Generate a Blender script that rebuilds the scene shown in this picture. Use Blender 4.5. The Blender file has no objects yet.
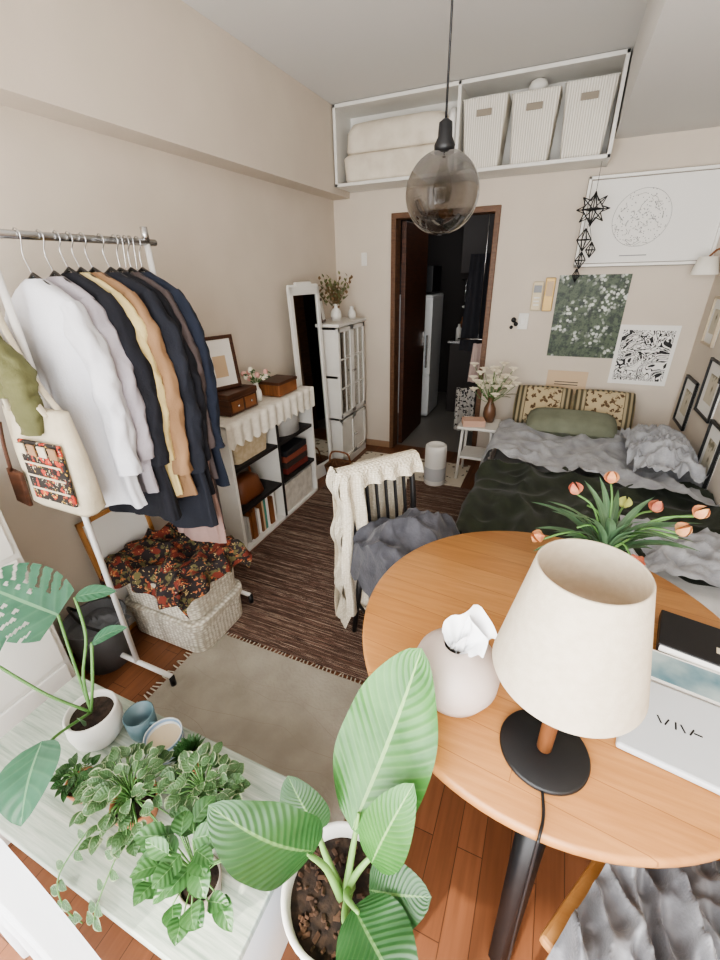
import bpy,bmesh,math,random
from mathutils import Vector as V, Matrix, noise
random.seed(3)
pi=math.pi
sc=bpy.context.scene
def C(r,g,b):
    f=lambda c:((c/255+.055)/1.055)**2.4 if c>10 else c/255/12.92
    return (f(r),f(g),f(b),1)
# ---------------- materials
def nodes(name):
    m=bpy.data.materials.new(name);m.use_nodes=True
    nt=m.node_tree;return m,nt,nt.nodes['Principled BSDF'],nt.nodes.new,nt.links.new
def ramp(nt,fac,stops,const=False):
    r=nt.nodes.new('ShaderNodeValToRGB');cr=r.color_ramp
    if const:cr.interpolation='CONSTANT'
    while len(cr.elements)<len(stops):cr.elements.new(.5)
    for e,(p,c) in zip(cr.elements,stops):e.position=p;e.color=c
    nt.links.new(fac,r.inputs[0]);return r.outputs[0]
def coord(nt,scale=(1,1,1),rot=(0,0,0),src='Object'):
    t=nt.nodes.new('ShaderNodeTexCoord');m=nt.nodes.new('ShaderNodeMapping')
    m.inputs['Scale'].default_value=scale;m.inputs['Rotation'].default_value=rot
    nt.links.new(t.outputs[src],m.inputs[0]);return m.outputs[0]
def noi(nt,vec,scale,detail=4,rough=.5,dist=0):
    n=nt.nodes.new('ShaderNodeTexNoise');n.inputs['Scale'].default_value=scale
    n.inputs['Detail'].default_value=detail;n.inputs['Roughness'].default_value=rough;n.inputs['Distortion'].default_value=dist
    nt.links.new(vec,n.inputs['Vector']);return n.outputs['Fac']
def bump(nt,bs,h,st,dist=.01):
    b=nt.nodes.new('ShaderNodeBump');b.inputs['Strength'].default_value=st;b.inputs['Distance'].default_value=dist
    nt.links.new(h,b.inputs['Height']);nt.links.new(b.outputs[0],bs.inputs['Normal'])
def mat(name,col,rough=.6,col2=None,scale=8,bp=0,bscale=80,metal=0,stretch=(1,1,1),lo=.35,hi=.65,sheen=0,emit=0,detail=4,src='Object'):
    m,nt,bs,N,Lk=nodes(name)
    bs.inputs['Base Color'].default_value=col;bs.inputs['Roughness'].default_value=rough;bs.inputs['Metallic'].default_value=metal
    if sheen:bs.inputs['Sheen Weight'].default_value=sheen;bs.inputs['Sheen Roughness'].default_value=.4
    if col2:
        Lk(ramp(nt,noi(nt,coord(nt,stretch,src=src),scale,detail),[(lo,col),(hi,col2)]),bs.inputs['Base Color'])
    if bp:bump(nt,bs,noi(nt,coord(nt,stretch),bscale,3),bp,.004)
    if emit:
        bs.inputs['Emission Color'].default_value=col;bs.inputs['Emission Strength'].default_value=emit
    return m
WALL=mat('wall_paint',C(213,202,188),.85,C(208,197,183),3,.12,220)
CEIL=mat('ceiling_paint',C(218,216,212),.9,None,3,.1,200)
WHITE=mat('white_paint',C(228,226,220),.45,C(222,219,212),4)
WOODP=mat('pine',C(184,136,84),.42,C(166,116,68),3,.05,20,stretch=(1.2,14,6),lo=.3,hi=.7)
WOODD=mat('dark_wood',C(84,50,32),.45,C(64,38,25),4,.1,20,stretch=(2,2,14))
WOODM=mat('mid_wood',C(140,90,54),.45,C(112,70,40),4,.1,20,stretch=(12,2,2))
BLACK=mat('black_metal',C(24,24,26),.45)
CHROME=mat('chrome',C(200,200,200),.25,metal=1)
SOIL=mat('soil',C(58,44,34),.95,C(30,22,18),60,.8,60)
def leafmat(name,c1,c2,vein,k=14,variegated=None,rough=.35,vs=.14):
    m,nt,bs,N,Lk=nodes(name)
    uv=N('ShaderNodeTexCoord');sp=N('ShaderNodeSeparateXYZ');Lk(uv.outputs['UV'],sp.inputs[0])
    def ma(op,a,b=None):
        x=N('ShaderNodeMath');x.operation=op
        for i,q in enumerate((a,b)):
            if q is None:continue
            if isinstance(q,(int,float)):x.inputs[i].default_value=q
            else:Lk(q,x.inputs[i])
        return x.outputs[0]
    au=ma('ABSOLUTE',ma('SUBTRACT',sp.outputs[0],.5))
    ph=ma('MULTIPLY',ma('SUBTRACT',sp.outputs[1],ma('MULTIPLY',au,.5)),k*6.283)
    s=ma('SINE',ph);s2=ma('POWER',ma('ABSOLUTE',ma('ADD',ma('MULTIPLY',s,.5),.5)),10)
    mid=ma('LESS_THAN',au,.02)
    f=ma('MAXIMUM',ma('MULTIPLY',s2,vs),ma('MULTIPLY',mid,.8))
    base=ramp(nt,noi(nt,coord(nt),14,3),[(.3,c1),(.7,c2)])
    if variegated:
        n=noi(nt,coord(nt),30,3)
        e=ma('ADD',au,ma('MULTIPLY',ma('SUBTRACT',n,.5),.5))
        g=ramp(nt,e,[(.40,(0,0,0,1)),(.47,(1,1,1,1))])
        mx=N('ShaderNodeMix');mx.data_type='RGBA';Lk(g,mx.inputs[0]);Lk(base,mx.inputs[6]);mx.inputs[7].default_value=variegated
        base=mx.outputs[2]
    mx=N('ShaderNodeMix');mx.data_type='RGBA';Lk(f,mx.inputs[0]);Lk(base,mx.inputs[6]);mx.inputs[7].default_value=vein
    Lk(mx.outputs[2],bs.inputs['Base Color']);bs.inputs['Roughness'].default_value=rough
    b=N('ShaderNodeBump');b.inputs['Strength'].default_value=.22;b.inputs['Distance'].default_value=.002
    Lk(s,b.inputs['Height']);Lk(b.outputs[0],bs.inputs['Normal'])
    tr=N('ShaderNodeBsdfTranslucent');Lk(mx.outputs[2],tr.inputs[0])
    ms=N('ShaderNodeMixShader');ms.inputs[0].default_value=.12;Lk(bs.outputs[0],ms.inputs[1]);Lk(tr.outputs[0],ms.inputs[2])
    Lk(ms.outputs[0],nt.nodes['Material Output'].inputs[0]);return m
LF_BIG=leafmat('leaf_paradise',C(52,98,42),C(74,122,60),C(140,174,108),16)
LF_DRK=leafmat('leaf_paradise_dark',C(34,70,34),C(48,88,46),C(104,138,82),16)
LF_MON=leafmat('leaf_monstera',C(40,90,62),C(62,112,82),C(112,154,114),6)
LF_POT=leafmat('leaf_pothos',C(60,92,54),C(84,114,72),C(106,138,98),5,C(160,172,136))
LF_GRN=leafmat('leaf_green',C(48,86,44),C(72,112,62),C(106,142,92),5)
LF_TUL=leafmat('leaf_tulip',C(74,104,76),C(100,130,98),C(126,154,116),2)
LF_OLD=leafmat('leaf_dry',C(120,124,84),C(96,104,66),C(140,140,100),3)
STEM=mat('stem_green',C(96,136,76),.5)
def planks():
    m,nt,bs,N,Lk=nodes('floor_planks')
    b=N('ShaderNodeTexBrick');Lk(coord(nt,(1,1,1),(0,0,pi/2)),b.inputs[0])
    b.inputs['Color1'].default_value=C(128,84,58);b.inputs['Color2'].default_value=C(108,69,46);b.inputs['Mortar'].default_value=C(70,44,30)
    b.inputs['Scale'].default_value=1;b.inputs['Mortar Size'].default_value=.0012;b.inputs['Brick Width'].default_value=.45;b.inputs['Row Height'].default_value=.075
    n=ramp(nt,noi(nt,coord(nt,(30,2,1)),2,5),[(.3,(.8,.8,.8,1)),(.7,(1.05,1.05,1.05,1))])
    mx=N('ShaderNodeMix');mx.data_type='RGBA';mx.blend_type='MULTIPLY';mx.inputs[0].default_value=1
    Lk(b.outputs[0],mx.inputs[6]);Lk(n,mx.inputs[7]);Lk(mx.outputs[2],bs.inputs['Base Color']);bs.inputs['Roughness'].default_value=.38
    return m
FLOORM=planks()
def tabletop():
    m,nt,bs,N,Lk=nodes('table_pine')
    b=N('ShaderNodeTexBrick');Lk(coord(nt,(1,1,1),(0,0,.12)),b.inputs[0])
    b.inputs['Color1'].default_value=C(192,142,90);b.inputs['Color2'].default_value=C(178,127,77);b.inputs['Mortar'].default_value=C(144,98,56)
    b.inputs['Scale'].default_value=1;b.inputs['Mortar Size'].default_value=.0008;b.inputs['Brick Width'].default_value=3;b.inputs['Row Height'].default_value=.085
    n=ramp(nt,noi(nt,coord(nt,(1.2,16,1),(0,0,.12)),4,6,.6,.4),[(.3,(.80,.74,.66,1)),(.7,(1.05,1.05,1.05,1))])
    mx=N('ShaderNodeMix');mx.data_type='RGBA';mx.blend_type='MULTIPLY';mx.inputs[0].default_value=1
    Lk(b.outputs[0],mx.inputs[6]);Lk(n,mx.inputs[7]);Lk(mx.outputs[2],bs.inputs['Base Color']);bs.inputs['Roughness'].default_value=.35
    return m
TABLE=tabletop()
def rugm():
    m,nt,bs,N,Lk=nodes('striped_rug_weave')
    n=noi(nt,coord(nt,(.5,40,1)),1.6,4,.7)
    c=ramp(nt,n,[(0,C(50,38,33)),(.38,C(92,68,57)),(.43,C(62,46,39)),(.47,C(128,100,86)),(.50,C(68,50,43)),(.54,C(172,152,134)),(.57,C(84,62,52)),(.62,C(138,110,94)),(.66,C(62,46,40))],True)
    Lk(c,bs.inputs['Base Color']);bs.inputs['Roughness'].default_value=.95
    bump(nt,bs,noi(nt,coord(nt,(60,120,1)),1.5,2),.6,.004);return m
def blobs(name,base,cols,scale=0,rough=.9,src='Object',seed=0,warp=.06):
    m,nt,bs,N,Lk=nodes(name)
    cur=None
    for i,(c,s,t) in enumerate(cols):
        v=N('ShaderNodeTexVoronoi');v.inputs['Scale'].default_value=s
        cc=coord(nt,(1,1,1),(0,0,i*.7+seed),src)
        n=N('ShaderNodeTexNoise');n.inputs['Scale'].default_value=s*1.4;Lk(cc,n.inputs['Vector'])
        ad=N('ShaderNodeMix');ad.data_type='RGBA';ad.inputs[0].default_value=warp;Lk(cc,ad.inputs[6]);Lk(n.outputs['Color'],ad.inputs[7])
        Lk(ad.outputs[2],v.inputs['Vector'])
        r=ramp(nt,v.outputs['Distance'],[(t,(1,1,1,1)),(t+.05,(0,0,0,1))])
        mx=N('ShaderNodeMix');mx.data_type='RGBA';Lk(r,mx.inputs[0])
        if cur is None:mx.inputs[6].default_value=base
        else:Lk(cur,mx.inputs[6])
        mx.inputs[7].default_value=c;cur=mx.outputs[2]
    Lk(cur,bs.inputs['Base Color']);bs.inputs['Roughness'].default_value=rough;return m
FLORAL=blobs('floral_cloth',C(40,33,34),[(C(98,92,60),26,.34),(C(118,52,40),16,.40),(C(172,104,66),34,.24),(C(54,34,30),16,.08),(C(184,160,112),40,.17)])
def posterm():
    m,nt,bs,N,Lk=nodes('blossom_photo')
    a=ramp(nt,noi(nt,coord(nt),22,6,.75),[(.3,C(14,20,18)),(.45,C(42,56,44)),(.56,C(86,100,76)),(.7,C(36,48,38))])
    v=N('ShaderNodeTexVoronoi');v.inputs['Scale'].default_value=38;Lk(coord(nt),v.inputs['Vector'])
    big=ramp(nt,noi(nt,coord(nt),6,3),[(.48,(0,0,0,1)),(.58,(1,1,1,1))])
    pet=ramp(nt,v.outputs['Distance'],[(.34,(1,1,1,1)),(.50,(0,0,0,1))])
    mu=N('ShaderNodeMix');mu.data_type='RGBA';mu.blend_type='MULTIPLY';mu.inputs[0].default_value=1;Lk(big,mu.inputs[6]);Lk(pet,mu.inputs[7])
    mx=N('ShaderNodeMix');mx.data_type='RGBA';Lk(mu.outputs[2],mx.inputs[0]);Lk(a,mx.inputs[6]);mx.inputs[7].default_value=C(208,212,204)
    Lk(mx.outputs[2],bs.inputs['Base Color']);bs.inputs['Roughness'].default_value=.5;return m
POSTER=posterm()
DOOR_MAT=blobs('door_mat_weave',C(212,202,184),[(C(130,114,98),11,.22),(C(76,66,60),17,.14)])
PILF=blobs('pillow_floral',C(184,168,136),[(C(92,72,52),26,.36),(C(176,158,124),40,.14)])
GREEND=blobs('tote_patch',C(44,40,38),[(C(176,66,50),30,.34),(C(206,166,80),38,.22),(C(200,192,168),46,.2),(C(36,34,34),22,.2)])
def printm():
    m,nt,bs,N,Lk=nodes('bw_print')
    n=noi(nt,coord(nt),9,2,.5,1.5)
    k=C(26,26,28);w=C(234,232,228)
    Lk(ramp(nt,n,[(0,k),(.30,w),(.40,k),(.425,w),(.47,k),(.51,w),(.545,k),(.565,w),(.61,k)],True),bs.inputs['Base Color'])
    bs.inputs['Roughness'].default_value=.6;return m
def wavem(name,c1,c2,scale,dirn='X',bp=.5,rough=.8,src='Object',rot=(0,0,0)):
    m,nt,bs,N,Lk=nodes(name)
    w=N('ShaderNodeTexWave');w.bands_direction=dirn;w.inputs['Scale'].default_value=scale
    Lk(coord(nt,(1,1,1),rot,src),w.inputs[0]);Lk(ramp(nt,w.outputs['Fac'],[(.2,c1),(.8,c2)]),bs.inputs['Base Color'])
    bs.inputs['Roughness'].default_value=rough
    if bp:bump(nt,bs,w.outputs['Fac'],bp,.006)
    return m
def weavem(name,c1,c2,s=60):
    m,nt,bs,N,Lk=nodes(name)
    b=N('ShaderNodeTexVoronoi');b.inputs['Scale'].default_value=s;b.inputs['Randomness'].default_value=.35
    Lk(coord(nt,(1,1,1.6)),b.inputs['Vector'])
    Lk(ramp(nt,b.outputs['Distance'],[(.1,c1),(.6,c2)]),bs.inputs['Base Color']);bs.inputs['Roughness'].default_value=.85
    i=N('ShaderNodeMath');i.operation='MULTIPLY';i.inputs[1].default_value=-1;Lk(b.outputs['Distance'],i.inputs[0])
    bump(nt,bs,i.outputs[0],.8,.008);return m
WEAVEW=weavem('white_weave',C(238,234,222),C(180,172,156),48)
KNIT=weavem('cream_knit',C(236,229,214),C(204,194,174),80)
RIBW=wavem('white_ribbed',C(236,232,222),C(206,200,188),22,'X',.5)
def glassm(name,tint,fac=.12):
    m,nt,bs,N,Lk=nodes(name)
    t=N('ShaderNodeBsdfTransparent');t.inputs[0].default_value=tint
    g=N('ShaderNodeBsdfGlossy');g.inputs['Roughness'].default_value=.03
    l=N('ShaderNodeLayerWeight');l.inputs[0].default_value=.3
    ms=N('ShaderNodeMixShader');Lk(l.outputs['Facing'],ms.inputs[0]);Lk(t.outputs[0],ms.inputs[1]);Lk(g.outputs[0],ms.inputs[2])
    Lk(ms.outputs[0],nt.nodes['Material Output'].inputs[0]);return m
# ---------------- builder
I4=Matrix.Identity(4)
def TR(x,y,z,rz=0,rx=0,ry=0):
    return Matrix.Translation((x,y,z))@Matrix.Rotation(rz,4,'Z')@Matrix.Rotation(ry,4,'Y')@Matrix.Rotation(rx,4,'X')
class B:
    def __init__(s,name):
        s.n=name;s.v=[];s.f=[];s.m=[];s.sm=[];s.uv=[];s.mats=[];s.T=I4
    def mi(s,m):
        if m not in s.mats:s.mats.append(m)
        return s.mats.index(m)
    def add(s,vs,fs,m,smooth=False,uvs=None):
        o=len(s.v);s.v+=[s.T@V(p) for p in vs];i=s.mi(m)
        for k,f in enumerate(fs):
            s.f.append([o+a for a in f]);s.m.append(i);s.sm.append(smooth);s.uv.append(uvs[k] if uvs else [(0,0)]*len(f))
    def box(s,c,d,m,rot=None,bev=.004,seg=2):
        bm=bmesh.new();bmesh.ops.create_cube(bm,size=1)
        for v in bm.verts:v.co=V((v.co.x*d[0],v.co.y*d[1],v.co.z*d[2]))
        if bev:bmesh.ops.bevel(bm,geom=bm.edges[:],offset=min(bev,min(d)*.45),segments=seg,affect='EDGES',profile=.5)
        M=Matrix.Translation(c)
        if rot:M=M@Matrix.Rotation(rot[2],4,'Z')@Matrix.Rotation(rot[1],4,'Y')@Matrix.Rotation(rot[0],4,'X')
        bm.verts.index_update()
        s.add([M@v.co for v in bm.verts],[[v.index for v in f.verts] for f in bm.faces],m,False);bm.free()
    def bx(s,x0,x1,y0,y1,z0,z1,m,bev=0):
        s.box(((x0+x1)/2,(y0+y1)/2,(z0+z1)/2),(x1-x0,y1-y0,z1-z0),m,None,bev)
    def grid(s,fn,nu,nv,m,cu=False,cv=False,smooth=True,skip=None):
        U=nu if cu else nu+1;W=nv if cv else nv+1
        vs=[fn(i/nu,j/nv) for j in range(W) for i in range(U)]
        fs=[];uvs=[]
        for j in range(nv):
            for i in range(nu):
                if skip and skip((i+.5)/nu,(j+.5)/nv):continue
                a,b=i,(i+1)%U;c,d=j,(j+1)%W
                fs.append([c*U+a,c*U+b,d*U+b,d*U+a])
                uvs.append([(i/nu,j/nv),((i+1)/nu,j/nv),((i+1)/nu,(j+1)/nv),(i/nu,(j+1)/nv)])
        s.add(vs,fs,m,smooth,uvs)
    def lathe(s,prof,c,m,seg=32,smooth=True):
        n=len(prof)-1
        def fn(u,v):
            r,z=prof[round(v*n)];a=u*2*pi
            return (c[0]+r*math.cos(a),c[1]+r*math.sin(a),c[2]+z)
        s.grid(fn,seg,n,m,cu=True,smooth=smooth)
    def sphere(s,c,r,m,seg=16,sz=1):
        n=seg//2+1
        s.lathe([(max(r*math.sin(pi*i/n),1e-5),-r*sz*math.cos(pi*i/n)) for i in range(n+1)],c,m,seg)
    def tube(s,pts,r,m,seg=8,sub=0,flat=1,closed=False):
        P=[V(p) for p in pts];R=[r]*len(P) if not hasattr(r,'__len__') else list(r)
        if sub:
            Q=[];Rq=[]
            for i in range(len(P)-1):
                p0=P[max(i-1,0)];p1=P[i];p2=P[i+1];p3=P[min(i+2,len(P)-1)]
                for k in range(sub):
                    t=k/sub
                    Q.append(.5*((2*p1)+(p2-p0)*t+(2*p0-5*p1+4*p2-p3)*t*t+(3*p1-p0-3*p2+p3)*t**3));Rq.append(R[i]*(1-t)+R[i+1]*t)
            Q.append(P[-1]);Rq.append(R[-1]);P,R=Q,Rq
        n=len(P);rings=[];up=None
        for i in range(n):
            if closed:d=P[(i+1)%n]-P[i-1]
            else:d=P[min(i+1,n-1)]-P[max(i-1,0)]
            if d.length<1e-9:d=V((0,0,1))
            d.normalize()
            if up is None:
                up=V((0,0,1)) if abs(d.z)<.9 else V((1,0,0))
            x=d.cross(up)
            if x.length<1e-4:x=d.orthogonal()
            x.normalize();y=x.cross(d).normalized();up=y
            rings.append([P[i]+x*R[i]*math.cos(2*pi*k/seg)+y*R[i]*flat*math.sin(2*pi*k/seg) for k in range(seg)])
        vs=[p for q in rings for p in q];fs=[]
        for i in range(n if closed else n-1):
            j=(i+1)%n
            for k in range(seg):fs.append([i*seg+k,i*seg+(k+1)%seg,j*seg+(k+1)%seg,j*seg+k])
        if not closed:fs+= [list(range(seg))[::-1],[(n-1)*seg+k for k in range(seg)]]
        s.add(vs,fs,m,True)
    def loft(s,rows,m,r=.03,cap0=True,cap1=False,smooth=False,n=4,cx=0,cy=0):
        vs=[];L=4*(n+1)
        for row in rows:
            z,sx,sy=row[:3];ox,oy=(row[3],row[4]) if len(row)>3 else (0,0)
            rr=min(r,sx*.49,sy*.49)
            for q,(ax,ay) in enumerate(((1,1),(-1,1),(-1,-1),(1,-1))):
                for k in range(n+1):
                    a=(q+k/n)*pi/2
                    vs.append((cx+ox+ax*(sx/2-rr)+rr*math.cos(a),cy+oy+ay*(sy/2-rr)+rr*math.sin(a),z))
        fs=[]
        for i in range(len(rows)-1):
            for k in range(L):fs.append([i*L+k,i*L+(k+1)%L,(i+1)*L+(k+1)%L,(i+1)*L+k])
        if cap0:fs.append(list(range(L))[::-1])
        if cap1:fs.append([(len(rows)-1)*L+k for k in range(L)])
        s.add(vs,fs,m,smooth)
    def leaf(s,base,tip,nrm,w,m,fold=.15,droop=.08,nu=8,nv=12,skip=None,pw=.75,wav=0,prof=None):
        b=V(base);t=V(tip);d=t-b;Ln=d.length;d.normalize();nn=V(nrm);nn=(nn-d*nn.dot(d)).normalized();sd=d.cross(nn)
        def fn(u,v):
            a=(u-.5)*2
            ww=(prof(v) if prof else max(math.sin(pi*min(v,1)**pw),0)**.75)*w/2
            return b+d*Ln*v+nn*(droop*Ln*math.sin(pi*v*.9)+fold*abs(a)*ww+wav*ww*math.sin(v*14+a*2)*abs(a))+sd*a*ww
        s.grid(fn,nu,nv,m,skip=skip)
    def pillow(s,sx,sy,th,m,n=14):
        for sg in (1,-1):
            def fn(u,v):
                a=u*2-1;b=v*2-1
                k=(max(1-a**4,0)*max(1-b**4,0))**.45
                px=1-.06*(b*b)*abs(a);py=1-.06*(a*a)*abs(b)
                return (a*sx/2*px,b*sy/2*py,sg*th/2*k+.006*noise.noise(V((a*4,b*4,sg*3))))
            s.grid(fn,n,n,m)
    def done(s,parent=None):
        me=bpy.data.meshes.new(s.n)
        xs=[p.x for p in s.v];ys=[p.y for p in s.v];zs=[p.z for p in s.v]
        o=V(((min(xs)+max(xs))/2,(min(ys)+max(ys))/2,min(zs)))
        me.from_pydata([p-o for p in s.v],[],s.f)
        for m in s.mats:me.materials.append(m)
        uvl=me.uv_layers.new(name='UVMap')
        for i,p in enumerate(me.polygons):
            p.material_index=s.m[i];p.use_smooth=s.sm[i]
            for j,li in enumerate(p.loop_indices):uvl.data[li].uv=s.uv[i][j]
        bm=bmesh.new();bm.from_mesh(me);bmesh.ops.recalc_face_normals(bm,faces=bm.faces[:]);bm.to_mesh(me);bm.free()
        ob=bpy.data.objects.new(s.n,me);ob.location=o;sc.collection.objects.link(ob);return ob
def nz(x,y,z=0):return noise.noise(V((x,y,z)))
def ridg(x,y,z=0):return 1-abs(noise.noise(V((x,y,z))))*2
# ---------------- room shell
XL,XR,YB,ZC,YW=-1.85,.90,3.72,2.65,-.95
b=B('floor');b.bx(XL-.1,XR+.1,YW-.1,YB+.1,-.06,0,FLOORM);b.done()
b=B('ceiling');b.bx(XL-.1,XR+.1,YW-.1,YB+.1,ZC,ZC+.08,CEIL);b.done()
b=B('wall_left');b.bx(XL-.1,XL,YW-.1,YB+.1,0,ZC,WALL);b.bx(XL,-1.70,YW,YB,2.12,ZC-.001,WALL);b.done()
b=B('wall_right');b.bx(XR,XR+.1,YW-.1,YB+.1,0,ZC,WALL);b.done()
b=B('trim_beam');b.bx(.15,XR,YW,YB,2.30,ZC,CEIL);b.done()
DX0,DX1,DZ=-1.30,-.53,1.96
b=B('wall_back');b.bx(XL,DX0,YB,YB+.1,0,ZC,WALL);b.bx(DX1,XR,YB,YB+.1,0,ZC,WALL);b.bx(DX0,DX1,YB,YB+.1,DZ,ZC,WALL);b.done()
WX0,WX1,WZ0,WZ1=-1.7,.82,.06,2.28
b=B('wall_front');b.bx(XL,WX0,YW-.1,YW,0,ZC,WALL);b.bx(WX1,XR,YW-.1,YW,0,ZC,WALL);b.bx(WX0,WX1,YW-.1,YW,WZ1,ZC,WALL);b.bx(WX0,WX1,YW-.1,YW,0,WZ0,WALL);b.done()
b=B('window_1')
for x in (WX0+.02,(WX0+WX1)/2,WX1-.02):b.bx(x-.02,x+.02,YW-.08,YW-.03,WZ0,WZ1,CHROME)
for z in (WZ0+.02,WZ1-.02):b.bx(WX0,WX1,YW-.08,YW-.03,z-.02,z+.02,CHROME)
b.done()
FR=mat('door_frame_wood',C(112,80,56),.5,C(92,64,44),5,stretch=(3,3,12))
b=B('trim_door_frame')
b.bx(DX0-.035,DX0+.005,YB-.02,YB+.11,0,DZ+.035,FR,.004);b.bx(DX1-.005,DX1+.035,YB-.02,YB+.11,0,DZ+.035,FR,.004);b.bx(DX0,DX1,YB-.02,YB+.11,DZ-.005,DZ+.035,FR,.004)
b.done()
b=B('door_1');b.bx(DX0+.01,DX0+.05,YB+.12,YB+.80,.01,DZ-.01,WOODD,.004);b.box((DX0+.06,YB+.72,.95),(.02,.03,.14),CHROME);b.done()
BASEB=mat('baseboard_brown',C(160,130,104),.5)
b=B('baseboard_left');b.bx(XL,XL+.012,YW,YB,0,.06,BASEB);b.done()
b=B('baseboard_back');b.bx(XL,DX0-.035,YB-.012,YB,0,.06,BASEB);b.bx(DX1+.035,XR,YB-.012,YB,0,.06,BASEB);b.done()
# corridor
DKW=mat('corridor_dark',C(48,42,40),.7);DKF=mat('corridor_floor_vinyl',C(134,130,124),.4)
b=B('floor_corridor');b.bx(-2.3,-.2,YB+.1,6.0,-.06,0,DKF);b.done()
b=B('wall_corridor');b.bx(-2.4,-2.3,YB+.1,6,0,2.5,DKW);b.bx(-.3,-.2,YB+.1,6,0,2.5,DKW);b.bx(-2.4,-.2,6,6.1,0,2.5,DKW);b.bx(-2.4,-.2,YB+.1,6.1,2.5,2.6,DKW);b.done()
FRG=mat('fridge_white',C(214,214,212),.35)
b=B('refrigerator');b.bx(-1.66,-1.24,4.75,5.25,.02,1.35,FRG,.02);b.bx(-1.65,-1.23,4.735,4.748,.05,.5,FRG,.005);b.bx(-1.65,-1.23,4.735,4.748,.52,1.33,FRG,.005);b.bx(-1.28,-1.26,4.70,4.735,.6,.95,CHROME,.004);b.done()
b=B('microwave_oven');b.box((-1.45,4.98,1.50),(.38,.36,.26),BLACK,bev=.01);b.box((-1.49,4.79,1.50),(.24,.01,.18),CHROME,bev=.004);b.done()
b=B('kitchen_counter');b.bx(-1.10,-.32,5.1,5.6,0,.82,mat('counter_dark',C(56,50,48),.6),.006);b.bx(-1.12,-.31,5.06,5.6,.82,.85,CHROME,.004);b.bx(-1.08,-.32,5.3,5.6,1.55,2.1,mat('cup_dark',C(54,48,46),.6),.006)
for i in range(22):
    x=random.uniform(-1.05,-.4);h=random.uniform(.06,.28);b.lathe([(.001,0),(.03,0),(.032,h*.7),(.014,h*.85),(.014,h),(.001,h)],(x,random.uniform(5.12,5.4),.852),random.choice([WHITE,CHROME,WOODM,BLACK,FRG,WHITE]),12)
for i in range(6):
    x=-1.0+.1*i;b.tube([(x,5.28,1.48),(x,5.28,1.25-.03*(i%3))],.008,CHROME);b.sphere((x,5.28,1.2-.03*(i%3)),.03,random.choice([CHROME,WOODM,WHITE]),10,.5)
b.tube([(-1.05,5.28,1.48),(-.4,5.28,1.48)],.006,CHROME)
b.done()
b=B('hanging_apron')
ap=mat('apron_pink',C(196,176,168),.9);ap2=blobs('apron_bw',C(180,176,170),[(C(36,36,38),30,.36)]);ap3=mat('apron_dark',C(34,34,40),.9)
b.grid(lambda u,v:(-.60+.12*(u-.5)*(1+v*.4),4.05+.015*math.sin(u*14),.98-.35*v),16,8,ap)
b.grid(lambda u,v:(-.68+.18*(u-.5),4.0+.015*math.sin(u*16),.58-.42*v),16,8,ap2)
b.grid(lambda u,v:(-.66+.2*(u-.5)*(1+v*.4),4.12+.02*math.sin(u*14),1.7-.8*v),16,8,ap3)
b.tube([(-.8,4.03,1.02),(-.42,4.03,1.02)],.006,CHROME);b.tube([(-.62,4.03,1.0),(-.62,4.03,2.5)],.004,CHROME,5);b.done()
# ---------------- overhead shelf
b=B('overhead_shelf')
sx0,sx1,sy0,sy1,sz0,sz1=-1.69,.14,3.44,3.715,2.16,2.645
t=.022
b.bx(sx0,sx1,sy0,sy1,sz0,sz0+t,WHITE,.003);b.bx(sx0,sx1,sy0,sy1,sz1-t,sz1,WHITE,.003)
for x in (sx0,-.80,sx1-t):b.bx(x,x+t,sy0,sy1,sz0,sz1,WHITE,.003)
b.bx(sx0,sx1,sy1-.01,sy1,sz0,sz1,WHITE);b.done()
def basket(name,x,w,z,h,m,d=.22):
    b=B(name);b.T=TR(x,3.57,z)
    b.loft([(0,w*.82,d*.85),(h,w,d),(h+.006,w+.01,d+.01),(h+.006,w-.02,d-.02),(h-.03,w-.022,d-.022)],m,.02,True,True)
    b.box((0,-d/2-.001,h*.80),(w*.34,.008,.035),mat('handle_hole',C(150,140,126),.8),bev=.003);b.done()
for i,x in enumerate((-.63,-.33,-.03)):basket('storage_basket',x,.275,sz0+t+.002,.36 if i!=1 else .35,RIBW)
LIN=mat('linen_bag',C(226,217,202),.9,C(212,202,186),9,.4,30)
b=B('fabric_storage_bag');b.T=TR(-1.24,3.575,sz0+t+.001)
b.loft([(0,.74,.2),(.02,.78,.22),(.15,.8,.23),(.17,.76,.2)],LIN,.06,True,True,True)
b.loft([(.175,.74,.2),(.19,.76,.22),(.3,.74,.22),(.345,.68,.18),(.36,.5,.1)],LIN,.07,True,True,True);b.done()
b=B('folded_cloth');b.T=TR(-.845,3.58,sz0+t+.001)
b.loft([(0,.05,.18),(.3,.05,.16),(.36,.04,.1)],mat('lace',C(240,238,234),.9),.02,True,True,True);b.done()
b=B('glass_jar');b.lathe([(.001,0),(.05,0),(.06,.03),(.045,.06),(.02,.07),(.001,.07)],(-.33,3.56,sz0+t+.365),WHITE,16);b.done()
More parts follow.
